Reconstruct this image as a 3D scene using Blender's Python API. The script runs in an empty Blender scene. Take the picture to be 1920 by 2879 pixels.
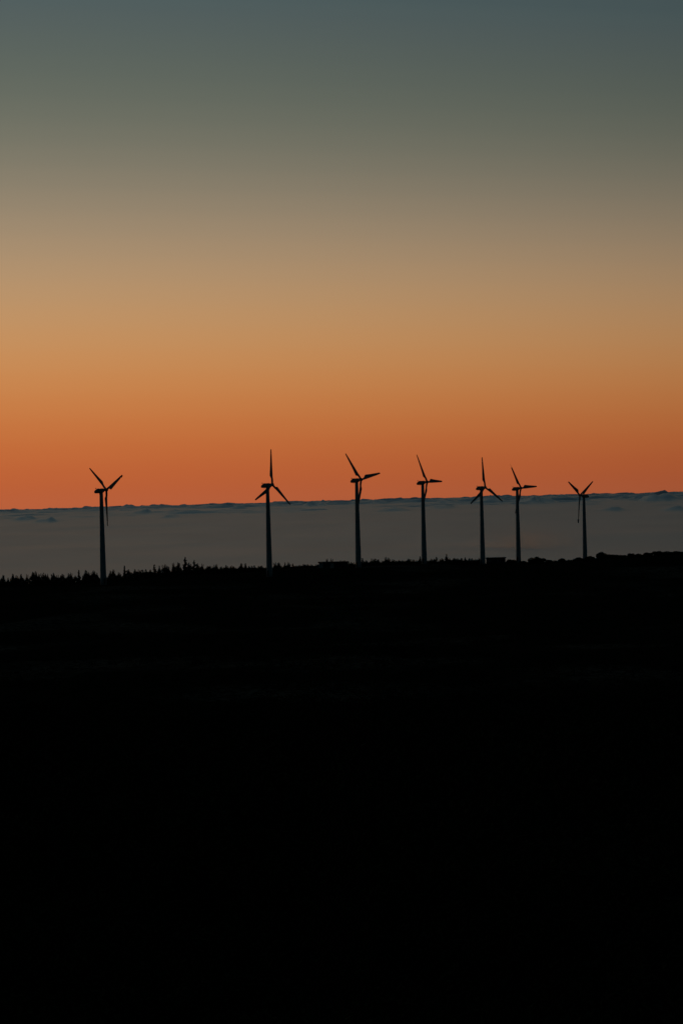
import bpy, math, random
import numpy as np
from mathutils import Matrix, Vector

random.seed(7)
rng = np.random.default_rng(7)
S = bpy.context.scene
COL = S.collection
R = math.radians

# ------------------------------------------------------------------ camera
FPX = 5600.0                       # focal length in pixels of the 1920 px wide photograph (70 mm on 24 mm)
HORIZON = 1342.0                   # row of the true horizon in the middle of the photograph
ROLL = R(1.27)
PITCH = math.atan((1439.5 - HORIZON) / FPX)
cam_data = bpy.data.cameras.new("camera")
cam_data.sensor_fit = 'HORIZONTAL'
cam_data.sensor_width = 24.0
cam_data.lens = FPX / 1920 * 24.0
cam_data.clip_start = 0.2
cam_data.clip_end = 400000
cam = bpy.data.objects.new("camera", cam_data)
COL.objects.link(cam)
CAM_Z = 40.0
CAM_M = Matrix.Translation((0, 0, CAM_Z)) @ Matrix.Rotation(math.pi / 2 - PITCH, 4, 'X') @ Matrix.Rotation(-ROLL, 4, 'Z')
cam.matrix_world = CAM_M
S.camera = cam


def at(px, py, depth):
    """World point seen at pixel (px, py) of the photograph at a distance along +Y."""
    d = CAM_M.to_3x3() @ Vector(((px - 960.0) / FPX, (1439.5 - py) / FPX, -1.0))
    return Vector((0, 0, CAM_Z)) + d * (depth / d.y)


# ------------------------------------------------------------------ sky (dusk, the sun already below the horizon)
S.view_settings.view_transform = 'Standard'
S.view_settings.look = 'None'
S.view_settings.exposure = 0.0
S.view_settings.gamma = 1.0
S.view_settings.use_curve_mapping = False
S.render.engine = 'CYCLES'
S.cycles.max_bounces = 4
S.cycles.diffuse_bounces = 2


def lin(r, g, b):
    f = lambda c: c / 12.92 if c <= 0.04045 else ((c + 0.055) / 1.055) ** 2.4
    return (f(r / 255), f(g / 255), f(b / 255))


SUN_AZ = R(-15.0)                  # the afterglow is brightest left of the frame
GLOW_K = 3.3
NIGHT = (0.0022, 0.0070, 0.0095)      # deep blue of the rest of the dusk sky
world = bpy.data.worlds.new("World")
S.world = world
world.use_nodes = True
nt = world.node_tree
nt.nodes.clear()
nn = nt.nodes.new
tc = nn("ShaderNodeTexCoord")
sep = nn("ShaderNodeSeparateXYZ")
nt.links.new(tc.outputs["Generated"], sep.inputs[0])
# the colour depends on the height above the horizon, and the blue comes lower the farther one looks from the sunset
BLUE_SHIFT = 1.2
dot = nn("ShaderNodeVectorMath")
dot.operation = 'DOT_PRODUCT'
dot.inputs[1].default_value = (math.sin(SUN_AZ), math.cos(SUN_AZ), 0)
nt.links.new(tc.outputs["Generated"], dot.inputs[0])
sh = nn("ShaderNodeMath"); sh.operation = 'MULTIPLY_ADD'
sh.inputs[1].default_value = -BLUE_SHIFT; sh.inputs[2].default_value = 1 + BLUE_SHIFT
nt.links.new(dot.outputs["Value"], sh.inputs[0])
zz = nn("ShaderNodeMath"); zz.operation = 'MULTIPLY'
nt.links.new(sh.outputs[0], zz.inputs[0]); nt.links.new(sep.outputs["Z"], zz.inputs[1])
Z_LO, Z_HI = -0.10, 0.80
mr = nn("ShaderNodeMapRange")
mr.inputs["From Min"].default_value = Z_LO
mr.inputs["From Max"].default_value = Z_HI
nt.links.new(zz.outputs[0], mr.inputs["Value"])
ramp = nn("ShaderNodeValToRGB")
ramp.color_ramp.interpolation = 'CARDINAL'
nt.links.new(mr.outputs[0], ramp.inputs[0])
mid_gain = math.exp(GLOW_K * (math.cos(SUN_AZ) - 1))
sky_rows = [   # row in the photograph, colour there in the middle column
    (1410, (176, 91, 56)), (1345, (180, 94, 55)), (1282, (184, 99, 55)), (1214, (189, 107, 58)), (1146, (193, 118, 65)), (1078, (193, 128, 74)), (1010, (190, 135, 84)),
    (942, (187, 139, 93)), (874, (182, 140, 100)), (806, (175, 139, 104)), (738, (166, 137, 106)), (670, (156, 134, 106)), (585, (141, 128, 105)), (500, (127, 121, 103)),
    (370, (107, 108, 97)), (250, (95, 100, 93)), (120, (84, 95, 90)), (0, (75, 89, 91))]
rows_ = np.array([r_ for r_, _ in sky_rows], float)
fit = [np.polyfit((rows_ - 700) / 700, [c[k] for _, c in sky_rows], 6) for k in range(3)]
stops = []
for row in np.linspace(1410, 0, 24):
    c = [np.polyval(f, (row - 700) / 700) for f in fit]
    elev = math.atan((HORIZON - row) / FPX)
    dm = math.cos(elev) * math.cos(SUN_AZ)
    gain = math.exp(GLOW_K * (dm - 1))
    stops.append((math.sin(elev) * (1 + BLUE_SHIFT * (1 - dm)), [max(v - n, 0) / gain for v, n in zip(lin(*c), NIGHT)]))
stops.insert(0, (-0.05, (0.02, 0.02, 0.02)))
stops.insert(1, (-0.018, [v * 0.9 for v in stops[1][1]]))
stops.append((0.42, [v / mid_gain for v in lin(62, 77, 84)]))
stops.append((0.75, [v / mid_gain for v in lin(52, 66, 76)]))
el = ramp.color_ramp.elements
for i, (z, c) in enumerate(stops):
    p = (z - Z_LO) / (Z_HI - Z_LO)
    if i < 2:
        e = el[i]
        e.position = p
    else:
        e = el.new(p)
    e.color = (c[0], c[1], c[2], 1)
# afterglow falls off with the angle from the sunset
ma = nn("ShaderNodeMath")
ma.operation = 'MULTIPLY_ADD'
ma.inputs[1].default_value = GLOW_K
ma.inputs[2].default_value = -GLOW_K
nt.links.new(dot.outputs["Value"], ma.inputs[0])
ex = nn("ShaderNodeMath")
ex.operation = 'EXPONENT'
nt.links.new(ma.outputs[0], ex.inputs[0])
bg = nn("ShaderNodeBackground")
nt.links.new(ramp.outputs[0], bg.inputs["Color"])
nt.links.new(ex.outputs[0], bg.inputs["Strength"])
bg2 = nn("ShaderNodeBackground")
bg2.inputs["Color"].default_value = (*NIGHT, 1)
add = nn("ShaderNodeAddShader")
nt.links.new(bg.outputs[0], add.inputs[0])
nt.links.new(bg2.outputs[0], add.inputs[1])
out = nn("ShaderNodeOutputWorld")
nt.links.new(add.outputs[0], out.inputs["Surface"])


# ------------------------------------------------------------------ helpers
def tag(o, label=None, cat=None, group=None, kind=None):
    if label: o["label"] = label
    if cat: o["category"] = cat
    if group: o["group"] = group
    if kind: o["kind"] = kind
    return o


def empty(name, loc, rz=0.0):
    o = bpy.data.objects.new(name, None)
    o.empty_display_size = 1
    o.location = loc
    o.rotation_euler = (0, 0, rz)
    COL.objects.link(o)
    return o


def mesh_obj(name, verts, faces, m, parent=None, smooth=False):
    me = bpy.data.meshes.new(name)
    me.from_pydata([tuple(v) for v in verts], [], [tuple(f) for f in faces])
    me.materials.append(m)
    if smooth:
        me.polygons.foreach_set("use_smooth", [True] * len(me.polygons))
    me.update()
    o = bpy.data.objects.new(name, me)
    COL.objects.link(o)
    if parent: o.parent = parent
    return o


def fast_mesh(name, V, F, m, smooth=False):
    """V (n,3) and F (k,3 or 4) arrays."""
    V = np.asarray(V, np.float32); F = np.asarray(F, np.int32)
    me = bpy.data.meshes.new(name)
    n, k, w = len(V), len(F), F.shape[1]
    me.vertices.add(n); me.vertices.foreach_set("co", V.ravel())
    me.loops.add(k * w); me.loops.foreach_set("vertex_index", F.ravel())
    me.polygons.add(k); me.polygons.foreach_set("loop_start", np.arange(k, dtype=np.int32) * w)
    me.materials.append(m)
    if smooth: me.polygons.foreach_set("use_smooth", np.ones(k, bool))
    me.update(calc_edges=True)
    return me


def link(name, me, parent=None):
    o = bpy.data.objects.new(name, me)
    COL.objects.link(o)
    if parent: o.parent = parent
    return o


def loft(rings, closed_ends=True):
    """Rings: list of equally long point lists."""
    n = len(rings[0]); V = [p for r in rings for p in r]; F = []
    for i in range(len(rings) - 1):
        for j in range(n):
            a, b = i * n + j, i * n + (j + 1) % n
            F.append((a, b, b + n, a + n))
    if closed_ends:
        F.append(tuple(range(n - 1, -1, -1)))
        F.append(tuple(range((len(rings) - 1) * n, len(rings) * n)))
    return V, F


def box(x0, x1, y0, y1, z0, z1):
    V = [(x, y, z) for z in (z0, z1) for y in (y0, y1) for x in (x0, x1)]
    F = [(0, 2, 3, 1), (4, 5, 7, 6), (0, 1, 5, 4), (2, 6, 7, 3), (0, 4, 6, 2), (1, 3, 7, 5)]
    return V, F


def join(*vf):
    V, F = [], []
    for v, f in vf:
        k = len(V); V += list(v); F += [tuple(i + k for i in q) for q in f]
    return V, F


def copy_tree(o, parent=None):
    c = o.copy(); COL.objects.link(c); c.parent = parent
    for ch in o.children: copy_tree(ch, c)
    return c


def vnoise(x, y, seed=0):
    """Smooth value noise in -1..1, vectorised."""
    xi = np.floor(x).astype(np.int64); yi = np.floor(y).astype(np.int64)
    fx = x - xi; fy = y - yi
    fx = fx * fx * fx * (fx * (fx * 6 - 15) + 10); fy = fy * fy * fy * (fy * (fy * 6 - 15) + 10)

    def h(a, b):
        n = (a * 374761393 + b * 668265263 + seed * 1442695041) & 0xFFFFFFFF
        n = ((n ^ (n >> 13)) * 1274126177) & 0xFFFFFFFF
        return ((n ^ (n >> 16)) & 0xFFFF) / 32767.5 - 1.0
    a, b, c, d = h(xi, yi), h(xi + 1, yi), h(xi, yi + 1), h(xi + 1, yi + 1)
    return (a * (1 - fx) + b * fx) * (1 - fy) + (c * (1 - fx) + d * fx) * fy


def material(name, rough=0.8, spec=0.3):
    m = bpy.data.materials.new(name); m.use_nodes = True
    b = m.node_tree.nodes["Principled BSDF"]
    b.inputs["Roughness"].default_value = rough
    b.inputs["Specular IOR Level"].default_value = spec
    return m, m.node_tree, b


def noisy(name, c0, c1, scale, rough=0.8, spec=0.3, detail=4.0, bump=0.0, coord="Object", lo=0.35, hi=0.65):
    m, t, b = material(name, rough, spec)
    co = t.nodes.new("ShaderNodeTexCoord")
    n = t.nodes.new("ShaderNodeTexNoise")
    n.inputs["Scale"].default_value = scale
    n.inputs["Detail"].default_value = detail
    t.links.new(co.outputs[coord], n.inputs["Vector"])
    r = t.nodes.new("ShaderNodeValToRGB")
    r.color_ramp.elements[0].position = lo; r.color_ramp.elements[0].color = (*c0, 1)
    r.color_ramp.elements[1].position = hi; r.color_ramp.elements[1].color = (*c1, 1)
    t.links.new(n.outputs["Fac"], r.inputs[0])
    t.links.new(r.outputs[0], b.inputs["Base Color"])
    if bump:
        bp = t.nodes.new("ShaderNodeBump")
        bp.inputs["Strength"].default_value = bump
        t.links.new(n.outputs["Fac"], bp.inputs["Height"])
        t.links.new(bp.outputs[0], b.inputs["Normal"])
    return m


M_PAINT = noisy("weathered_white_paint", (0.50, 0.51, 0.51), (0.60, 0.61, 0.60), 0.8, 0.9, 0.05)
M_BLADE = noisy("blade_gelcoat", (0.40, 0.41, 0.41), (0.48, 0.48, 0.47), 1.5, 0.85, 0.05)
M_NAC = noisy("nacelle_fibreglass", (0.40, 0.40, 0.39), (0.50, 0.50, 0.49), 1.2, 0.85, 0.05)
M_STEEL = noisy("galvanised_steel", (0.20, 0.20, 0.20), (0.30, 0.30, 0.30), 6.0, 0.5, 0.4)
M_CONC = noisy("weathered_concrete", (0.20, 0.19, 0.18), (0.30, 0.29, 0.27), 2.0, 0.95, 0.03, bump=0.2)
M_PLASTER = noisy("pale_plaster", (0.42, 0.43, 0.43), (0.58, 0.58, 0.57), 2.2, 0.9, 0.03)
M_DARKWALL = noisy("dark_stone_wall", (0.05, 0.05, 0.048), (0.10, 0.10, 0.095), 3.0, 0.9, 0.03)
M_ROOF = noisy("dark_roof_sheet", (0.04, 0.04, 0.04), (0.07, 0.068, 0.065), 3.0, 0.8, 0.03)
M_DOOR = noisy("green_steel_door", (0.04, 0.06, 0.05), (0.06, 0.08, 0.07), 4.0, 0.6, 0.3)
M_GLASS, _t, _b = material("window_glass", 0.08, 0.5)
_b.inputs["Base Color"].default_value = (0.02, 0.022, 0.025, 1)
M_BARK = noisy("tree_bark", (0.05, 0.04, 0.03), (0.09, 0.075, 0.06), 5.0, 0.95, 0.1)
M_LEAF = noisy("dark_evergreen_leaves", (0.022, 0.032, 0.016), (0.045, 0.060, 0.028), 1.4, 1.0, 0.0)
M_HEATH = noisy("heath_leaves", (0.020, 0.026, 0.013), (0.045, 0.048, 0.024), 0.5, 1.0, 0.0)


# ------------------------------------------------------------------ terrain
TURB = [  # tower axis px at hub height, hub row, pixels per metre
    (284.5, 1379, 8.52), (752.0, 1364, 8.27), (1002.4, 1350, 7.95), (1188.0, 1356.5, 7.35),
    (1352.8, 1371.5, 7.0), (1453.6, 1373.5, 6.65), (1641.2, 1393.5, 6.42)]
HUB_H, ROTOR_R = 31.3, 12.2
bases = []
for px, py, s in TURB:
    p = at(px, py, FPX / s)
    bases.append(Vector((p.x, p.y, p.z - HUB_H)))

PROFILE_Y = [-9000, -3000, -800, -200, -30, 0, 10, 50, 100, 200, 400, 600, 680, 760, 850, 900, 1000, 1300, 1800, 3000, 5000, 9000]
PROFILE_Z = [-300, -90, -14, -4, -1.8, -1.9, -2.7, -8.2, -14, -22, -31, -34, -34.6, -35.5, -38.5, -43, -57, -115, -240, -620, -900, -1200]

# points the ground has to pass through: (x, y, z)
ctrl = [(b.x, b.y, b.z + 0.1) for b in bases]
RIDGE = [(1345, 145), (1420, 145), (1500, 140)]  # filled below
ridge_px = [(345, 149), (420, 147), (500, 143), (650, 137), (730, 132), (880, 120), (960, 113), (1060, 106), (1200, 103), (1330, 95), (1450, 86), (1568, 80), (1700, 74), (1850, 66)]
RIDGE_Y = 832.0
ridge = []
for u, v in ridge_px:
    p = at(1280 + u * .4082, 1520 + v * .4082 + 9.0, RIDGE_Y)
    ridge.append(p)
    ctrl.append(tuple(p))
# ground under the tree line: (px, row of the ground, distance)
TREE_GROUND = [(-150, 1655, 745), (0, 1646, 745), (150, 1640, 745), (300, 1634, 745), (420, 1622, 745), (520, 1614, 750), (640, 1612, 752),
               (760, 1609, 760), (880, 1604, 765), (980, 1598, 768), (1080, 1592, 778), (1200, 1586, 790), (1300, 1586, 800), (1380, 1584, 812)]
tree_line = []
for px, py, d in TREE_GROUND:
    p = at(px, py, d); tree_line.append(p); ctrl.append(tuple(p))
for px, row, d in ((-250, 1668, 800), (0, 1660, 800), (180, 1654, 800), (330, 1648, 800), (450, 1636, 800), (600, 1626, 802), (740, 1622, 805), (880, 1618, 808), (1000, 1612, 812), (1110, 1606, 820), (1220, 1600, 832), (1320, 1598, 840),
                   (-300, 1690, 900), (0, 1685, 900), (250, 1675, 900), (500, 1660, 900), (750, 1650, 900), (1000, 1640, 905), (1200, 1630, 910)):
    ctrl.append(tuple(at(px, row, d)))
HUTS = [(938, 1607.5, 722, 0), (1394, 1585.0, 784, 1)]
hut_pos = []
for px, py, d, k in HUTS:
    p = at(px, py, d); hut_pos.append(p); ctrl.append((p.x, p.y, p.z + 0.05))
ctrl = np.array(ctrl)
base_z = np.interp(ctrl[:, 1], PROFILE_Y, np.array(PROFILE_Z) + CAM_Z)
resid = ctrl[:, 2] - base_z


def ground_z(x, y):
    x = np.asarray(x, float); y = np.asarray(y, float)
    sh = x.shape; x = x.ravel(); y = y.ravel()
    z = np.interp(y, PROFILE_Y, np.array(PROFILE_Z) + CAM_Z)
    d2 = (x[:, None] - ctrl[None, :, 0]) ** 2 + ((y[:, None] - ctrl[None, :, 1])) ** 2
    w = 1.0 / (d2 + 9.0) ** 1.6
    w0 = 1.0 / (160.0 ** 2) ** 1.6
    z = z + (w * resid[None]).sum(1) / (w.sum(1) + w0)
    near = 1 - np.exp(-d2.min(1) / 12.0 ** 2)
    amp = near * np.clip((y - 4) / 60, 0.05, 1) * np.clip((1000 - np.abs(y)) / 200, 0, 1)
    z = z + amp * (1.3 * vnoise(x / 55, y / 70, 1) + 0.5 * vnoise(x / 17, y / 22, 2) + 0.18 * vnoise(x / 5, y / 6, 3))
    far = np.clip((np.hypot(x, y) - 1200) / 2000, 0, 1)
    z = z + far * 60 * vnoise(x / 700, y / 700, 5) - np.clip(np.abs(x) - 1500, 0, None) * 0.16
    return z.reshape(sh)


def gz(x, y):
    return float(ground_z(np.array([x]), np.array([y]))[0])


xs = np.concatenate([-np.geomspace(9000, 206, 46), np.arange(-200, 201, 2.5), np.geomspace(206, 9000, 46)])
ys = np.concatenate([-np.geomspace(9000, 12, 46), np.arange(-8, 40, 1.0), np.arange(40, 300, 3.0), np.arange(300, 950, 2.5), np.geomspace(953, 9000, 50)])
X, Y = np.meshgrid(xs, ys)
Zg = np.concatenate([ground_z(X[i:i + 40], Y[i:i + 40]) for i in range(0, len(ys), 40)])


def grid_faces(ny, nx):
    i = np.arange(ny - 1)[:, None] * nx + np.arange(nx - 1)[None]
    i = i.ravel()
    return np.stack([i, i + 1, i + nx + 1, i + nx], 1)


# moorland: dark heath with patches of pale dry grass and bare stony soil
M_GROUND, t, b = material("moorland", 1.0, 0.0)
co = t.nodes.new("ShaderNodeTexCoord")
n1 = t.nodes.new("ShaderNodeTexNoise"); n1.inputs["Scale"].default_value = 0.022; n1.inputs["Detail"].default_value = 6
n2 = t.nodes.new("ShaderNodeTexNoise"); n2.inputs["Scale"].default_value = 0.9; n2.inputs["Detail"].default_value = 8
t.links.new(co.outputs["Object"], n1.inputs["Vector"]); t.links.new(co.outputs["Object"], n2.inputs["Vector"])
r1 = t.nodes.new("ShaderNodeValToRGB")
r1.color_ramp.elements[0].position = 0.53; r1.color_ramp.elements[0].color = (0, 0, 0, 1)
r1.color_ramp.elements[1].position = 0.66; r1.color_ramp.elements[1].color = (1, 1, 1, 1)
t.links.new(n1.outputs["Fac"], r1.inputs[0])
r2 = t.nodes.new("ShaderNodeValToRGB")
r2.color_ramp.elements[0].position = 0.42; r2.color_ramp.elements[0].color = (0, 0, 0, 1)
r2.color_ramp.elements[1].position = 0.58; r2.color_ramp.elements[1].color = (1, 1, 1, 1)
t.links.new(n2.outputs["Fac"], r2.inputs[0])
mul = t.nodes.new("ShaderNodeMath"); mul.operation = 'MULTIPLY'
t.links.new(r1.outputs[0], mul.inputs[0]); t.links.new(r2.outputs[0], mul.inputs[1])
mx = t.nodes.new("ShaderNodeMix"); mx.data_type = 'RGBA'
mx.inputs["A"].default_value = (0.018, 0.020, 0.012, 1)
mx.inputs["B"].default_value = (0.12, 0.105, 0.08, 1)
t.links.new(mul.outputs[0], mx.inputs["Factor"])
t.links.new(mx.outputs["Result"], b.inputs["Base Color"])
bp = t.nodes.new("ShaderNodeBump"); bp.inputs["Strength"].default_value = 0.6; bp.inputs["Distance"].default_value = 0.3
t.links.new(n2.outputs["Fac"], bp.inputs["Height"]); t.links.new(bp.outputs[0], b.inputs["Normal"])
ground = link("ground", fast_mesh("ground", np.stack([X, Y, Zg], -1).reshape(-1, 3), grid_faces(len(ys), len(xs)), M_GROUND, True))
tag(ground, "dark moorland hillside and plateau under the wind turbines", kind="structure")

# ------------------------------------------------------------------ sea of clouds below the plateau (follows the earth's curve)
CLOUD_DROP, EARTH = 480.0, 6.371e6
cx = np.concatenate([-np.geomspace(130000, 22300, 24), np.arange(-22000, 22001, 85.0), np.geomspace(22300, 130000, 24)])
cy = np.concatenate([-np.geomspace(130000, 2000, 30), np.arange(-1500, 25000, 250.0), np.arange(25000, 96000, 120.0), np.geomspace(96300, 130000, 14)])
X, Y = np.meshgrid(cx, cy)
D = np.hypot(X, Y)
grow = np.clip((D + 9000 * vnoise(X / 3500, Y / 6000, 41) - 26000) / 14000, 0, 1); grow = grow * grow * (3 - 2 * grow)


def heap(wx, wy, lo, hi, seed):
    """Separate heaps standing out of the layer: noise above a threshold, with crumpled outlines."""
    q = vnoise(X / wx + .25 * vnoise(X / (wx * .4), Y / (wy * .4), seed + 50), Y / wy, seed)
    q = np.clip((q - lo) / (hi - lo), 0, 1)
    return q * q * (3 - 2 * q)


crumple = .82 + .18 * vnoise(X / 260, Y / 300, 31) + .09 * vnoise(X / 140, Y / 200, 32)
belt = np.clip(.75 + .9 * vnoise(X / 6000, Y / 5000, 40), .15, 1.3)   # heaps come in loose belts
puffs = belt * (64 * heap(900, 900, .45, .92, 12) + 50 * heap(480, 560, .44, .92, 13) + 35 * heap(1900, 1500, .57, .95, 18))
Zc = CAM_Z - CLOUD_DROP - D * D / (2 * EARTH) + 5e-3 * np.clip(X, -22000, 22000)
Zc = Zc + grow * (puffs * crumple + 4 * vnoise(X / 1100, Y / 2500, 14) + 5 * vnoise(X / 9000, Y / 14000, 15)) + (1 - grow) * (12 * vnoise(X / 2500, Y / 2500, 16) + 4 * vnoise(X / 700, Y / 700, 17))
# the larger heaps one can pick out in the photograph: column, row, width and height in its pixels
HEAPS = [(14, 1434, 30, 5), (65, 1431, 50, 6), (69, 1452, 40, 12), (98, 1444, 22, 5), (135, 1443, 12, 5), (135, 1456, 40, 12), (147, 1427, 60, 6), (249, 1429, 50, 6), (359, 1418, 40, 12), (398, 1436, 45, 12),
         (485, 1435, 45, 7), (481, 1448, 40, 10), (585, 1422, 35, 9), (664, 1426, 45, 10), (722, 1418, 40, 6), (885, 1416, 50, 14), (911, 1410, 35, 7), (1042, 1411, 55, 10), (1105, 1433, 70, 10), (1142, 1409, 50, 8),
         (1244, 1425, 55, 10), (1260, 1411, 50, 10), (1382, 1405, 55, 14), (1508, 1409, 80, 16), (1582, 1398, 50, 7), (1741, 1405, 30, 8), (1810, 1399, 70, 10), (1864, 1402, 75, 18), (1733, 1433, 60, 10), (1905, 1433, 50, 12)]
hr = np.random.default_rng(3)
for px, row, wp, hp in HEAPS:
    ray = at(px, row + hp * .5, 1.0) - Vector((0, 0, CAM_Z))
    d = 74000.0
    for q in np.arange(24000, 74000, 250.0):         # where the line of sight meets the layer
        if ray.z * q < -CLOUD_DROP - q * q / (2 * EARTH):
            d = q; break
    H, wx = hp * (1.6 if d < 73000 else .95) * d / FPX, wp * .62 * d / FPX
    for k in range(9):                               # a heap is a few lumps side by side
        u = -.8 + .2 * k + hr.uniform(-.08, .08)
        g = np.exp(-np.abs((X - ray.x * d - u * wx) / (wx * hr.uniform(.16, .34))) ** 3 - np.abs((Y - d - hr.uniform(-200, 500)) / (H * 4 + 110)) ** 2)
        Zc = np.maximum(Zc, CAM_Z - CLOUD_DROP - D * D / (2 * EARTH) + 5e-3 * np.clip(X, -22000, 22000) - 6 + g * H * crumple * (1 - .5 * abs(u) ** 1.5) * hr.uniform(.6, 1.1))
M_CLOUD = bpy.data.materials.new("cloud_tops"); M_CLOUD.use_nodes = True
t = M_CLOUD.node_tree
t.nodes.clear()
dif = t.nodes.new("ShaderNodeBsdfDiffuse"); dif.inputs["Color"].default_value = (0.82, 0.82, 0.82, 1)
# droplets scatter light mostly onwards: at a grazing view the glow in front of the viewer comes back
fwd = t.nodes.new("ShaderNodeBsdfGlossy"); fwd.inputs["Roughness"].default_value = 0.35
fwd.inputs["Color"].default_value = (0.82, 0.82, 0.82, 1)
mixs = t.nodes.new("ShaderNodeMixShader"); ct = t.nodes.new("ShaderNodeTexCoord")
cm_ = t.nodes.new("ShaderNodeMapping"); cm_.inputs["Scale"].default_value = (1 / 900, 1 / 2600, 1 / 3000)
cn = t.nodes.new("ShaderNodeTexNoise"); cn.inputs["Scale"].default_value = 1.0; cn.inputs["Detail"].default_value = 5; cn.inputs["Distortion"].default_value = 0.6
cr = t.nodes.new("ShaderNodeMapRange")                # thinner and denser cloud
cr.inputs["From Min"].default_value = 0.3; cr.inputs["From Max"].default_value = 0.7
cr.inputs["To Min"].default_value = 0.54; cr.inputs["To Max"].default_value = 0.62
t.links.new(ct.outputs["Object"], cm_.inputs[0]); t.links.new(cm_.outputs[0], cn.inputs["Vector"])
t.links.new(cn.outputs["Fac"], cr.inputs["Value"]); t.links.new(cr.outputs[0], mixs.inputs[0])
t.links.new(dif.outputs[0], mixs.inputs[1]); t.links.new(fwd.outputs[0], mixs.inputs[2])
mo = t.nodes.new("ShaderNodeOutputMaterial"); t.links.new(mixs.outputs[0], mo.inputs["Surface"])
clouds = link("cloud_sea", fast_mesh("cloud_sea", np.stack([X, Y, Zc], -1).reshape(-1, 3), grid_faces(len(cy), len(cx)), M_CLOUD, True))
tag(clouds, "grey sea of clouds filling the air below the plateau to the horizon", kind="structure")

# a thin wisp of mist lifting off the layer behind the right-hand turbines
M_MIST = bpy.data.materials.new("mist"); M_MIST.use_nodes = True
t = M_MIST.node_tree
t.nodes.clear()
ct = t.nodes.new("ShaderNodeTexCoord")
gr = t.nodes.new("ShaderNodeTexGradient"); gr.gradient_type = 'QUADRATIC_SPHERE'
t.links.new(ct.outputs["Object"], gr.inputs[0])
cn = t.nodes.new("ShaderNodeTexNoise"); cn.inputs["Scale"].default_value = 2.2; cn.inputs["Detail"].default_value = 4; cn.inputs["Distortion"].default_value = 0.8
t.links.new(ct.outputs["Object"], cn.inputs["Vector"])
cr = t.nodes.new("ShaderNodeMapRange"); cr.inputs["From Min"].default_value = 0.38; cr.inputs["From Max"].default_value = 0.7
t.links.new(cn.outputs["Fac"], cr.inputs["Value"])
m1 = t.nodes.new("ShaderNodeMath"); m1.operation = 'MULTIPLY'
t.links.new(gr.outputs["Fac"], m1.inputs[0]); t.links.new(cr.outputs[0], m1.inputs[1])
m2 = t.nodes.new("ShaderNodeMath"); m2.operation = 'MULTIPLY'; m2.inputs[1].default_value = 0.0035
t.links.new(m1.outputs[0], m2.inputs[0])
vs = t.nodes.new("ShaderNodeVolumeScatter"); vs.inputs["Color"].default_value = (0.95, 0.95, 0.95, 1); vs.inputs["Anisotropy"].default_value = 0.82
t.links.new(m2.outputs[0], vs.inputs["Density"])
mo = t.nodes.new("ShaderNodeOutputMaterial"); t.links.new(vs.outputs[0], mo.inputs["Volume"])
th = np.linspace(0, 2 * math.pi, 25)[:-1]
V, F = loft([[(math.sin(f) * math.cos(a), math.sin(f) * math.sin(a), -math.cos(f)) for a in th] for f in np.linspace(.05, math.pi - .05, 13)])
mist = mesh_obj("mist", V, F, M_MIST)
mist.location = at(1470, 1540, 13000)
mist.scale = (480, 700, 190)
tag(mist, "thin pale mist lifting off the cloud behind the right-hand turbines", "mist", kind="stuff")

# ------------------------------------------------------------------ wind turbines
def ring(z, r, n=32, cx=0.0, cy=0.0):
    return [(cx + r * math.cos(2 * math.pi * k / n), cy + r * math.sin(2 * math.pi * k / n), z) for k in range(n)]


TOP_Z = HUB_H - 0.72
root = empty("wind_turbine", (0, 0, 0))
# tubular tower tapering from 2.0 m to 1.1 m, three sections bolted at flanges
tower_r = lambda z: 1.05 + (0.575 - 1.05) * z / TOP_Z
V, F = loft([ring(z, tower_r(z)) for z in np.linspace(-0.6, TOP_Z, 14)])
tower = mesh_obj("tower", V, F, M_PAINT, root, True)
tower.data.polygons[-1].use_smooth = tower.data.polygons[-2].use_smooth = False
for z in (10.2, 20.4):
    r0 = tower_r(z)
    V, F = loft([ring(z - 0.07, r0 - 0.02), ring(z - 0.06, r0 + 0.025), ring(z + 0.06, r0 + 0.02), ring(z + 0.07, r0 - 0.02)])
    mesh_obj("flange", V, F, M_PAINT, tower)
# the door with its frame, facing the camera's side
rings = []
for dz, w, o in ((0.35, 0.34, 0.05), (2.25, 0.34, 0.05)):
    rr = tower_r(dz) + 0.035
    rings.append([(a * w, -math.sqrt(max(rr * rr - (a * w) ** 2, 0)), dz) for a in (-1, -0.5, 0, 0.5, 1)] + [(a * w, -(tower_r(dz) - 0.12), dz) for a in (1, 0.5, 0, -0.5, -1)])
V, F = loft(rings)
door = mesh_obj("door", V, F, M_DOOR, tower)
V, F = join(*[box(-0.5, 0.5, -1.95 + 0.3 * k, -1.02, -0.5, -0.1 + 0.18 * k) for k in range(3)])
mesh_obj("step", V, F, M_CONC, root)
V, F = loft([ring(-0.9, 1.5, 24), ring(0.02, 1.45, 24), ring(0.08, 1.25, 24)])
mesh_obj("foundation", V, F, M_CONC, root)

TILT = Matrix.Rotation(R(-5), 4, 'Y')
NAC_M = Matrix.Translation((0, 0, HUB_H)) @ TILT
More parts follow.
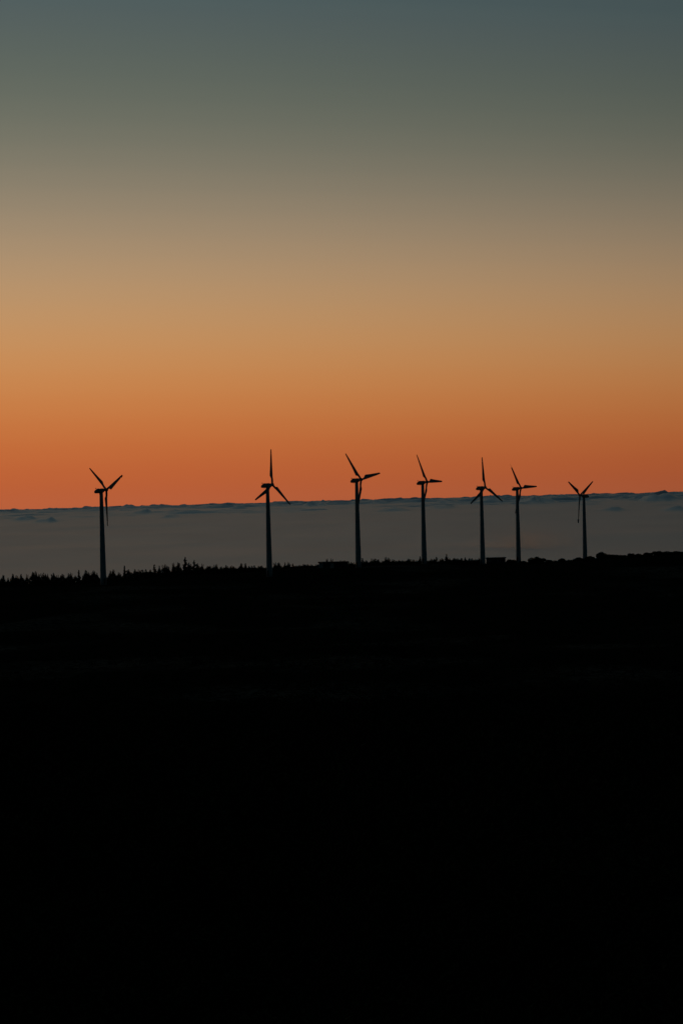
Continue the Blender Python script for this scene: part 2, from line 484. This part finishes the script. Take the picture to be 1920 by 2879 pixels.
# nacelle: (x along the axis, half width, bottom, top, corner softness)
secs = [(-2.50, 0.26, -0.50, -0.14), (-2.42, 0.46, -0.60, 0.02), (-2.15, 0.60, -0.66, 0.22), (-1.75, 0.70, -0.70, 0.42), (-1.30, 0.76, -0.72, 0.66), (-1.00, 0.78, -0.72, 0.68),
        (-0.55, 0.78, -0.72, 0.58), (0.35, 0.76, -0.70, 0.58), (0.75, 0.66, -0.62, 0.54), (0.82, 0.42, -0.38, 0.42), (1.55, 0.36, -0.32, 0.36)]
rings = []
for x, hw, zb, zt in secs:
    cz, hh = (zb + zt) / 2, (zt - zb) / 2 * 1.14
    pts = []
    for k in range(20):
        a = 2 * math.pi * (k + 0.5) / 20
        c, s_ = math.cos(a), math.sin(a)
        pts.append((x, hw * math.copysign(abs(c) ** 0.55, c), cz + hh * math.copysign(abs(s_) ** 0.55, s_)))
    rings.append(pts)
V, F = loft(rings)
nac = mesh_obj("nacelle", V, F, M_NAC, root)
nac.matrix_local = NAC_M
# weather mast: a bar with a vane and a cup anemometer
V, F = join(box(-2.0, -1.96, -0.02, 0.02, 0.1, 1.0), box(-2.0, -1.96, -0.28, 0.28, 0.78, 0.82), box(-2.12, -1.86, -0.26, -0.24, 0.82, 1.04),
            box(-2.04, -1.92, 0.20, 0.30, 0.82, 0.96))
vane = mesh_obj("wind_vane", V, F, M_STEEL, nac)
V, F = join(box(-1.12, -1.06, -0.5, -0.44, -1.25, -0.65), box(-0.92, -0.87, -0.5, -0.44, -1.0, -0.65))
mesh_obj("hook", V, F, M_STEEL, nac)
V, F = loft([ring(HUB_H - 0.80, 0.60, 28), ring(HUB_H - 0.62, 0.60, 28)])
mesh_obj("yaw_ring", V, F, M_STEEL, root)
# hub: cast body with a blunt nose
prof = [(1.45, 0.34), (1.55, 0.50), (1.80, 0.60), (2.20, 0.56), (2.45, 0.42), (2.60, 0.18)]
V, F = loft([[(x, r_ * math.cos(2 * math.pi * k / 20), r_ * math.sin(2 * math.pi * k / 20)) for k in range(20)] for x, r_ in prof])
hub = mesh_obj("hub", V, F, M_NAC, root, True)
hub.matrix_local = NAC_M
HUB_X = 1.98
# blade along +Z, leading edge towards +Y, upwind +X
def section(rf):
    """chord, leading-edge offset, thickness at a fraction of the rotor radius."""
    c = np.interp(rf, [0, .15, .19, .235, .27, .5, .86, .97, 1.0], [.72, .72, 1.05, 1.54, 1.60, 1.22, .76, .56, .34])
    le = np.interp(rf, [0, .15, .27, .86, 1.0], [.36, .36, .38, .27, .17])
    th = np.interp(rf, [0, .15, .25, .5, .86, 1.0], [.72, .68, .46, .30, .18, .10])
    tw = np.interp(rf, [0, .15, .3, .6, 1.0], [4, 4, 3, 1, 0])
    return c, le, th, tw


def blade_rings(fr, axis0=0.0):
    rings = []
    for rf in fr:
        c, le, th, tw = section(rf)
        k = np.clip((rf - .15) / .1, 0, 1)           # round root -> aerofoil
        pts = []
        for j in range(14):
            a = 2 * math.pi * j / 14
            y = le - c / 2 + c / 2 * math.cos(a)
            u = (le - y) / c
            foil = math.copysign(1, math.sin(a)) * 2.6 * (0.2969 * math.sqrt(max(u, 0)) - 0.126 * u - 0.3516 * u * u + 0.2843 * u ** 3 - 0.1015 * u ** 4) if 0 < j != 7 else 0.0
            x = th / 2 * ((1 - k) * math.sin(a) + k * foil * 1.6)
            ca, sa = math.cos(R(tw)), math.sin(R(tw))
            pts.append((x * ca + y * sa, y * ca - x * sa, rf * ROTOR_R))
        rings.append(pts)
    return rings


V, F = loft(blade_rings([.025, .08, .15, .17, .19, .212, .235, .27, .35, .45, .55, .65, .75, .82, .862]))
bl = mesh_obj("blade", V, F, M_BLADE, root, True)
V, F = loft(blade_rings([.866, .90, .94, .97, .985, 1.0]))
V = [(x, y, z - .866 * ROTOR_R) for x, y, z in V]
tip = mesh_obj("blade_tip", V, F, M_BLADE, bl, True)
V, F = loft([[(0.035 * math.cos(a * math.pi / 4), 0.035 * math.sin(a * math.pi / 4), z) for a in range(8)] for z in (-0.25, 1.1)])
mesh_obj("tip_shaft", V, F, M_STEEL, bl).location = (0, 0, .866 * ROTOR_R)
tip.location = (0, 0, .866 * ROTOR_R)
for _ in range(2):
    copy_tree(bl, root)


def pose(t_root, angles, pitch, tips):
    bls = [c for c in t_root.children if c.name.split('.')[0] == "blade"]
    for b_, a, tp in zip(bls, angles, tips):
        b_.matrix_local = NAC_M @ Matrix.Translation((HUB_X, 0, 0)) @ Matrix.Rotation(R(-a), 4, 'X') @ Matrix.Rotation(R(-pitch), 4, 'Z')
        for c in b_.children:
            if c.name.startswith("blade_tip"):
                c.rotation_euler = (0, 0, R(tp))


SPEC = [  # how much the rotor is turned from edge-on, which way it faces, blade angles, pitch, turned blade tips, label
    (.50, "away", (53, -67, -187), 0, (0, 28, 0), "leftmost wind turbine, standing alone, one blade hanging down just right of its tower"),
    (.56, False, (6, 126, 246), 2, (0, 0, 0), "second wind turbine from the left, one blade straight up, two blades pointing down sideways"),
    (.585, False, (-40, 80, 200), 1, (0, 0, 0), "wind turbine right behind the hut with pale piers, its right blade tilting slightly upward"),
    (.48, False, (-30, 90, 210), 1, (0, 0, 0), "middle wind turbine of the seven, its right blade level, tower amid spiky treetops"),
    (.61, False, (-1, 119, 239), 2, (0, 0, 0), "wind turbine at the left end of the low skyline shed, one blade straight up"),
    (.56, False, (-32, 88, 210), 1, (33, 0, 0), "wind turbine right of the skyline shed, upper blade ending in a needle-thin tip"),
    (.51, True, (-60, 60, 180), 8, (0, 0, 75), "rightmost wind turbine, hub left of its tower, hanging blade with a turned tip"),
]
for i, (p_, mir, ang, pit, tips, lab) in enumerate(SPEC):
    o = root if i == 0 else copy_tree(root)
    pos = bases[i]
    az = math.atan2(pos.x, pos.y)
    yaw = (math.asin(p_) if mir == 'away' else math.pi - math.asin(p_) if mir else -math.asin(p_)) - az
    o.location = pos
    o.rotation_euler = (0, 0, yaw)
    pose(o, ang, pit, tips)
    tag(o, lab, "wind turbine", "row of wind turbines on the plateau")

# ------------------------------------------------------------------ huts
p = hut_pos[0]
h = empty("transformer_hut", (p.x, p.y, p.z))
sx = 722 / FPX                                     # metres per photo pixel there
x0, x1 = -41 * sx, 41 * sx
zt = 25 * sx
V, F = box(x0, x1, 0, 5.5, -0.6, zt); mesh_obj("wall", V, F, M_DARKWALL, h)
V, F = box(x0 - .35, x1 + .35, -.5, 5.9, zt + .003, zt + .26); rf = mesh_obj("roof", V, F, M_ROOF, h)
V, F = box(x0 - .37, x1 + .37, -.56, -.5, zt + .03, zt + .30); mesh_obj("fascia", V, F, M_ROOF, rf)
for a, b_ in ((x0 - .02, x0 + 12 * sx), (x0 + 31.5 * sx, x0 + 42 * sx)):
    V, F = box(a, b_, -.16, .02, -.6, zt - .004); mesh_obj("pier", V, F, M_PLASTER, h)
V, F = box(x0 + 13.5 * sx, x0 + 30.5 * sx, -.05, .01, 0.05, 2.55); d_ = mesh_obj("door", V, F, M_DOOR, h)
V, F = box(x0 + 21.8 * sx, x0 + 22.2 * sx, -.09, -.05, 1.0, 1.3); mesh_obj("handle", V, F, M_STEEL, d_)
for k in range(2):
    a = x0 + (48 + 16 * k) * sx
    V, F = join(box(a, a + 1.3, -.06, .01, 1.1, 1.16), box(a, a + 1.3, -.06, .01, 2.1, 2.16), box(a, a + .06, -.06, .01, 1.16, 2.1), box(a + 1.24, a + 1.3, -.06, .01, 1.16, 2.1))
    w_ = mesh_obj("window", V, F, M_STEEL, h)
    V, F = box(a + .06, a + 1.24, -.03, .012, 1.16, 2.1); mesh_obj("pane", V, F, M_GLASS, w_)
h.rotation_euler = (0, 0, -math.atan2(p.x, p.y))
tag(h, "low flat-roofed hut with two pale wall piers beside the third wind turbine", "hut")

p = hut_pos[1]
h = empty("skyline_shed", (p.x, p.y, p.z))
sx = 784 / FPX
x0, x1 = -27 * sx, 27 * sx
zl, zr = 15.2 * sx, 15.4 * sx
V, F = box(x0, x1, 0, 4.5, -0.8, zl); mesh_obj("wall", V, F, M_DARKWALL, h)
V = [(x0 - .3, -.55, zl + .003), (x1 + .3, -.55, zr + .003), (x0 - .3, 4.9, zl + .003), (x1 + .3, 4.9, zr + .003)]
V += [(x, y, z + .2) for x, y, z in V]
F = [(0, 2, 3, 1), (4, 5, 7, 6), (0, 1, 5, 4), (2, 6, 7, 3), (0, 4, 6, 2), (1, 3, 7, 5)]
mesh_obj("roof", V, F, M_ROOF, h)
for a, b_ in ((x0 + .3, x0 + 2.0), (x0 + 4.0, x0 + 4.8)):
    V, F = box(a, b_, -.04, .01, 0.7, 1.65); mesh_obj("panel", V, F, M_CONC, h)
V, F = box(x0 + 2.4, x0 + 3.4, -.05, .01, 0.0, 1.9); d_ = mesh_obj("door", V, F, M_DOOR, h)
V, F = box(x0 + 2.52, x0 + 2.60, -.09, -.05, .9, 1.1); mesh_obj("handle", V, F, M_STEEL, d_)
h.rotation_euler = (0, 0, -math.atan2(p.x, p.y))
tag(h, "low dark shed with an overhanging roof on the skyline between two turbine towers", "shed")

# ------------------------------------------------------------------ vegetation
def leaf_tris(P, size, up=0.3):
    """One randomly turned pointed leaf cluster (a triangle) at each point of P."""
    n = len(P)
    a = rng.normal(size=(n, 3)); a[:, 2] += up; a /= np.linalg.norm(a, axis=1)[:, None]
    b_ = rng.normal(size=(n, 3)); b_ -= a * (a * b_).sum(1)[:, None]; b_ /= np.linalg.norm(b_, axis=1)[:, None]
    s = (size * rng.uniform(.6, 1.3, n))[:, None]
    V = np.stack([P + a * s, P - a * s * .5 + b_ * s * .45, P - a * s * .5 - b_ * s * .45], 1).reshape(-1, 3)
    return V, np.arange(3 * n).reshape(-1, 3)


def trunk_mesh(h, r):
    V, F = loft([ring(z, rr, 7, .03 * math.sin(z * 2), .03 * math.cos(z * 3)) for z, rr in ((-.5, r * 1.3), (0, r), (h * .4, r * .7), (h * .75, r * .4), (h, r * .12))])
    V2, F2 = [], []
    for k in range(7):                               # limbs
        z = h * (.25 + .09 * k); a = 2.4 * k
        q = Vector((math.cos(a), math.sin(a), .6)) * h * .16
        v, f = loft([ring(z, r * .35, 5), ring(z + q.z, r * .08, 5, q.x, q.y)])
        V2, F2 = join((V2, F2), (v, f))
    return join((V, F), (V2, F2))


def conifer_points(h, w, n):
    """Spire of drooping whorls with gaps."""
    P = []
    lv = int(h / .28)
    for k in range(lv):
        z = h * (.06 + .94 * k / lv)
        rr = w / 2 * (1 - k / lv) ** .8 * random.uniform(.55, 1.15) + .05
        for j in range(random.randint(4, 6)):
            a = random.uniform(0, 6.283); L = rr * random.uniform(.55, 1.2)
            m = max(3, int(n / lv / 5))
            tt = rng.uniform(.1, 1, m)
            P.append(np.stack([np.cos(a) * L * tt, np.sin(a) * L * tt, z + .15 * tt * h / 6 * rng.uniform(-.3, 1.2, m)], 1) + rng.normal(0, .07, (m, 3)))
    P.append(np.stack([np.zeros(30), np.zeros(30), np.linspace(h * .75, h, 30)], 1) + rng.normal(0, .04, (30, 3)))
    return np.concatenate(P)


def shoots_points(h, w, n, ns):
    """Bushy young tree: several upright shoots of different height from a dense base."""
    P = []
    q = rng.normal(size=(n // 2, 3)); q /= np.linalg.norm(q, axis=1)[:, None]
    q *= rng.uniform(.3, 1, (n // 2, 1)) ** .5
    P.append(q * np.array([w / 2, w / 2, h * .34]) + np.array([0, 0, h * .38]))
    for k in range(ns):
        a = random.uniform(0, 6.283); rr = w / 2 * random.uniform(.1, .85)
        top = h * (1.0 if k == 0 else .94 if k == 1 else random.uniform(.66, .9)); wd = random.uniform(.22, .36) * w
        if k == 0: rr *= .3
        m = n // (2 * ns)
        tt = rng.uniform(0, 1, m)
        z = h * .4 + (top - h * .4) * tt
        rad = wd * (1 - tt * .82) * np.where(vnoise(tt * 6, np.full(m, k * 3.1), 5) > -.35, 1, .3)
        b_ = rng.uniform(0, 6.283, m); rv = rad * np.sqrt(rng.uniform(0, 1, m))
        P.append(np.stack([np.cos(a) * rr * (.6 + .4 * tt) + np.cos(b_) * rv, np.sin(a) * rr * (.6 + .4 * tt) + np.sin(b_) * rv, z], 1))
    return np.concatenate(P)


def bush_points(h, w, n):
    P = []
    for k in range(9):
        c = np.array([random.uniform(-.34, .34) * w, random.uniform(-.3, .3) * w, random.uniform(.25, .62) * h])
        r_ = random.uniform(.22, .36)
        q = rng.normal(size=(n // 9, 3)); q /= np.linalg.norm(q, axis=1)[:, None]; q *= rng.uniform(.35, 1, (n // 9, 1)) ** .4
        P.append(c + q * np.array([r_ * w, r_ * w, r_ * h]))
    P = np.concatenate(P); P[:, 2] = np.clip(P[:, 2], -.2, None)
    return P


def tree_proto(name, P, leaf, th, tr, up=1.2, m=None):
    """Unit-height prototypes are scaled when placed."""
    V, F = leaf_tris(P, leaf * np.clip(1.2 - .16 * P[:, 2], .4, 1.2), up)
    cm = fast_mesh("crown", V, F, m or M_LEAF)
    V, F = trunk_mesh(th, tr)
    tm = bpy.data.meshes.new("trunk"); tm.from_pydata([tuple(v) for v in V], [], F); tm.materials.append(M_BARK); tm.update()
    return cm, tm


PROTO = {
    "conifer": [tree_proto("conifer", conifer_points(5.0, w, 2200), .26, 4.6, .09) for w in (2.6, 3.0, 3.4)],
    "slim": [tree_proto("slim", shoots_points(5.0, w, 1700, s), .24, 4.2, .07) for w, s in ((1.8, 2), (2.1, 3))],
    "bushy": [tree_proto("bushy", shoots_points(5.0, w, 2400, s), .27, 4.2, .09) for w, s in ((3.2, 4), (3.8, 5), (2.8, 3), (3.4, 4))],
    "shrub": [tree_proto("shrub", bush_points(5.0, w, 3600), .75, 2.2, .13, .3) for w in (9.0, 11.0, 8.0)],
}
NAMEOF = {"conifer": "conifer", "slim": "slender_tree", "bushy": "bushy_tree", "shrub": "shrub"}
CATOF = {"conifer": "tree", "slim": "tree", "bushy": "tree", "shrub": "shrub"}


def plant(kind, x, y, top, label, group, variant=None, wscale=1.0, ground_drop=0.1):
    z = gz(x, y) - ground_drop
    hh = max(top - z, .5)
    cm, tm = PROTO[kind][variant if variant is not None else random.randrange(len(PROTO[kind]))]
    r_ = empty(NAMEOF[kind], (x, y, z), random.uniform(0, 6.283))
    s = hh / (5.05 if kind != 'shrub' else 4.45)
    r_.scale = (wscale * s ** .5 * .86, wscale * s ** .5 * .86, s) if kind != "shrub" else (wscale * s, wscale * s, s)
    if kind != "shrub":
        f = random.uniform(.9, 1.35) * (1.45 if hh < 3.2 and kind == 'bushy' else 1.2 if hh < 3.2 else 1)
        r_.scale[0] *= f; r_.scale[1] *= f
    link("trunk", tm, r_); link("crown", cm, r_)
    tag(r_, label, CATOF[kind], group)
    return r_


def line_y(px):
    return float(np.interp(px, [g[0] for g in TREE_GROUND], [g[2] for g in TREE_GROUND]))


K = 640 / 1568
A = [(17, 185, 'b'), (55, 205, 's'), (88, 178, 'b'), (112, 190, 'b'), (147, 180, 'b'), (183, 180, 's'), (222, 165, 'b'), (245, 160, 'b'), (268, 178, 's'), (300, 170, 'b'), (328, 178, 's'), (370, 172, 'b'), (400, 185, 's'),
     (428, 180, 'b'), (472, 175, 'b'), (487, 170, 's'), (515, 192, 'b'), (543, 152, 'c'), (590, 152, 'b'), (612, 165, 'b'), (645, 155, 'b'), (670, 170, 's')]
B = [(757, 155, 's'), (778, 148, 'b'), (815, 168, 'b'), (857, 122, 'c'), (890, 148, 'b'), (925, 145, 's'), (955, 150, 'b'), (1005, 148, 'b'), (1035, 150, 'b'), (1062, 113, 'c'), (1097, 120, 's'), (1135, 110, 'b'), (1155, 125, 'b'),
     (1195, 102, 's'), (1222, 100, 'b')]
SPIRE = (1275, 62, 'c')
C1 = [(1303, 100, 'b'), (1337, 83, 'c'), (1365, 105, 'b'), (1390, 108, 's'), (1425, 125, 'b'), (1448, 122, 'b'), (1475, 117, 'b'), (1492, 112, 's'), (1525, 130, 'b'), (1555, 118, 'b')]
C2 = [(25, 122, 'b'), (58, 140, 'b'), (90, 105, 'b'), (122, 105, 's'), (145, 125, 'b'), (185, 120, 'b'), (210, 125, 'b'), (238, 122, 'b'), (262, 135, 'b')]
D2 = [(330, 97, 's'), (352, 98, 'b'), (392, 98, 's'), (415, 97, 'b'), (448, 108, 'c'), (480, 126, 'b'), (520, 112, 'b'), (550, 112, 'b'), (580, 118, 'b'), (605, 115, 'b')]
E2 = [(688, 72, 's'), (712, 72, 's'), (755, 95, 's'), (775, 88, 'b'), (805, 85, 'c'), (850, 98, 'b')]
F2 = [(928, 70, 'c'), (955, 85, 'b'), (990, 73, 'b'), (1015, 75, 'b'), (1035, 80, 'b'), (1065, 92, 'b'), (1090, 62, 's'), (1103, 66, 'b'), (1135, 80, 'b'), (1160, 88, 'b'), (1185, 85, 'b'), (1210, 90, 'b'), (1240, 75, 'b'), (1275, 80, 'b'),
      (1300, 85, 'b'), (1325, 58, 'c')]
G2 = [(1400, 75, 'b'), (1420, 75, 's'), (1438, 62, 'c'), (1475, 72, 'b'), (1507, 42, 'c'), (1530, 72, 'b'), (1552, 70, 'b')]
G3 = [(15, 122, 'b'), (38, 120, 'b'), (68, 115, 'c'), (95, 120, 'b'), (120, 130, 'b'), (138, 126, 'b'), (160, 116, 's')]
ORD = "first second third fourth fifth sixth seventh eighth ninth tenth eleventh twelfth thirteenth fourteenth fifteenth sixteenth seventeenth eighteenth nineteenth twentieth twenty-first twenty-second twenty-third twenty-fourth".split()
KIND = {'b': ('bushy', 'bushy dark tree'), 's': ('slim', 'slender dark tree'), 'c': ('conifer', 'pointed dark conifer')}
GROUP = "trees along the plateau skyline"
OVER = {('A', 543): "pointed dark conifer, tallest tree left of the leftmost wind turbine",
        ('B', 857): "pointed dark conifer rising alone just right of the leftmost wind turbine"}
sections = [
    ('A', A, 0, 1540, "in the tree line from the picture's left edge"),
    ('B', B, 0, 1540, "in the tree line right of the leftmost wind turbine"),
    ('C', [(u, v, k) for u, v, k in C1] + [(u + 1568, v, k) for u, v, k in C2], 0, 1540, "in the tree line right of the tallest spire-shaped conifer"),
    ('D', D2, 640, 1540, "in the tree line right of the second wind turbine"),
    ('E', E2, 640, 1540, "among the treetops behind the hut with pale piers, from its left"),
    ('F', F2, 640, 1540, "in the tree line right of the third wind turbine"),
    ('G', [(u, v, k) for u, v, k in G2] + [(u + 1568, v - 20 / K, k) for u, v, k in G3], 640, 1540, "in the tree line right of the fourth, middle wind turbine"),
]
for key, lst, ox, oy, where in sections:
    for i, (u, v, k) in enumerate(lst):
        px, py = ox + u * K, oy + v * K
        d = line_y(px) + random.uniform(-4, 6)
        w = at(px, py, d)
        kind, desc = KIND[k]
        lab = OVER.get((key, u)) or f"{desc}, {ORD[i]} {where}"
        plant(kind, w.x, w.y, w.z, lab, GROUP)
u, v, k = SPIRE
w = at(u * K, 1540 + v * K, 752)
plant("conifer", w.x, w.y, w.z, "tall spire-shaped conifer, highest treetop between the two leftmost wind turbines", GROUP, 1)

# rounded shrubs on the bare ridge at the right: (u, v of the top, width px, label)
SHR = [(385, 130, 62, "small domed shrub between the shed and the sixth wind turbine"),
       (462, 136, 50, "low shrub at the foot of the sixth wind turbine, right of its tower"),
       (548, 112, 70, "big domed shrub on the ridge right of the sixth wind turbine"),
       (588, 120, 66, "sloping shrub on the right flank of the big domed ridge shrub"),
       (645, 128, 24, "tiny upright shrub on the bare ridge right of the domed shrub"),
       (738, 122, 50, "small rounded shrub midway between the two rightmost wind turbines"),
       (845, 116, 60, "low shrub just left of the rightmost wind turbine's foot"),
       (925, 107, 62, "low shrub just right of the rightmost wind turbine's foot"),
       (1003, 79, 66, "tall round shrub standing out on the ridge right of the rightmost wind turbine"),
       (1040, 92, 50, "notched shrub touching the right side of the tall round shrub"),
       (1090, 97, 70, "first low shrub right of the tall round one on the ridge"),
       (1150, 99, 60, "second low shrub right of the tall round one on the ridge"),
       (1212, 87, 46, "small domed shrub peaking above the low shrubs on the right ridge"),
       (1262, 90, 60, "wide low shrub right of the small domed one on the ridge"),
       (1325, 82, 60, "fourth shrub from the right end of the ridge skyline"),
       (1395, 72, 70, "third shrub from the right end of the ridge, slightly the most pointed"),
       (1462, 74, 80, "second shrub from the right end of the ridge skyline"),
       (1535, 71, 90, "last shrub on the ridge, cut by the picture's right edge")]
for u, v, wpx, lab in SHR:
    d = RIDGE_Y + random.uniform(-3, 1)
    w = at(1280 + u * K, 1520 + v * K, d)
    z = gz(w.x, w.y)
    hh = max(w.z - z + .1, .6)
    want = wpx * K * d / FPX
    plant("shrub", w.x, w.y, w.z, lab, "shrubs on the right-hand ridge", None, max(.6, want / (9.3 * hh / 5.05)))


def heath_mesh(name, C, Wd, Hd, per, leaf, m):
    """Many low clumps: centres C, widths Wd, heights Hd."""
    n = len(C)
    q = rng.normal(size=(n, per, 3)); q /= np.linalg.norm(q, axis=2)[..., None]
    q *= rng.uniform(.4, 1, (n, per, 1)) ** .5
    q[..., 2] = np.abs(q[..., 2])
    P = C[:, None] + q * np.stack([Wd / 2, Wd / 2, Hd], 1)[:, None]
    V, F = leaf_tris(P.reshape(-1, 3), np.repeat(leaf, per) if np.ndim(leaf) else leaf)
    return link(name, fast_mesh(name, V, F, m))


# undergrowth filling the foot of the tree line
n = 1500
px = rng.uniform(-160, 1362, n)
dy = np.array([line_y(v) for v in px]) + rng.uniform(-9, 10, n)
pts = [at(a, 1500, d) for a, d in zip(px, dy)]
C = np.array([(p_.x, p_.y) for p_ in pts])
C = np.concatenate([C, ground_z(C[:, 0], C[:, 1])[:, None]], 1)
near_t = np.array([min(math.hypot(c[0] - b_.x, c[1] - b_.y) for b_ in bases) for c in C])
near_h = np.array([(abs(c[0] - hut_pos[0].x) < 6 and c[1] < 731) or (abs(c[0] - hut_pos[1].x) < 5.5 and c[1] < 793) for c in C])
C = C[(near_t > 4) & ~near_h]
n = len(C)
hmax = np.interp(C[:, 0], [-100, -40, 0, 40], [1.7, 2.0, 2.2, 2.0])
px = rng.uniform(1400, 2000, 420)
rp = [at(a, 1500, RIDGE_Y + b_) for a, b_ in zip(px, rng.uniform(-8, 5, 420))]
Cr = np.array([(p_.x, p_.y) for p_ in rp])
Cr = np.concatenate([Cr, ground_z(Cr[:, 0], Cr[:, 1])[:, None]], 1)
C = np.concatenate([C, Cr]); hmax = np.concatenate([hmax, rng.uniform(.7, 1.4, 420)]); n = len(C)
o = heath_mesh("undergrowth", C, rng.uniform(1.4, 3.2, n), hmax * rng.uniform(.45, 1.05, n), 90, .2, M_LEAF)
tag(o, "dense dark undergrowth filling the foot of the tree line", "undergrowth", kind="stuff")

# heather and low broom over the whole hillside
parts = []
n = 26000
yy = np.exp(rng.uniform(math.log(3.5), math.log(830), n))
xx = yy * rng.uniform(-.25, .25, n) + rng.uniform(-1.5, 1.5, n)
C = np.stack([xx, yy, ground_z(xx, yy)], 1)
mask = vnoise(xx / 30, yy / 40, 21) + rng.uniform(-.5, .5, n) > -.25 - np.clip((260 - yy) / 100, 0, 1)
near_t = np.min(np.hypot(xx[:, None] - np.array([b_.x for b_ in bases]), yy[:, None] - np.array([b_.y for b_ in bases])), 1)
near_h = ((np.abs(xx - hut_pos[0].x) < 7) & (np.abs(yy - hut_pos[0].y - 1) < 9)) | ((np.abs(xx - hut_pos[1].x) < 6) & (np.abs(yy - hut_pos[1].y - 1) < 8))
C = C[mask & (near_t > 4) & ~near_h]
n = len(C)
wd = rng.uniform(.7, 2.2, n) * np.clip(C[:, 1] / 60, .22, 1.2)
o = heath_mesh("heather", C, wd, wd * rng.uniform(.25, .5, n), 36, np.clip(wd * .085, .02, .3), M_HEATH)
tag(o, "low dark heather and broom covering the hillside", "heather", kind="stuff")
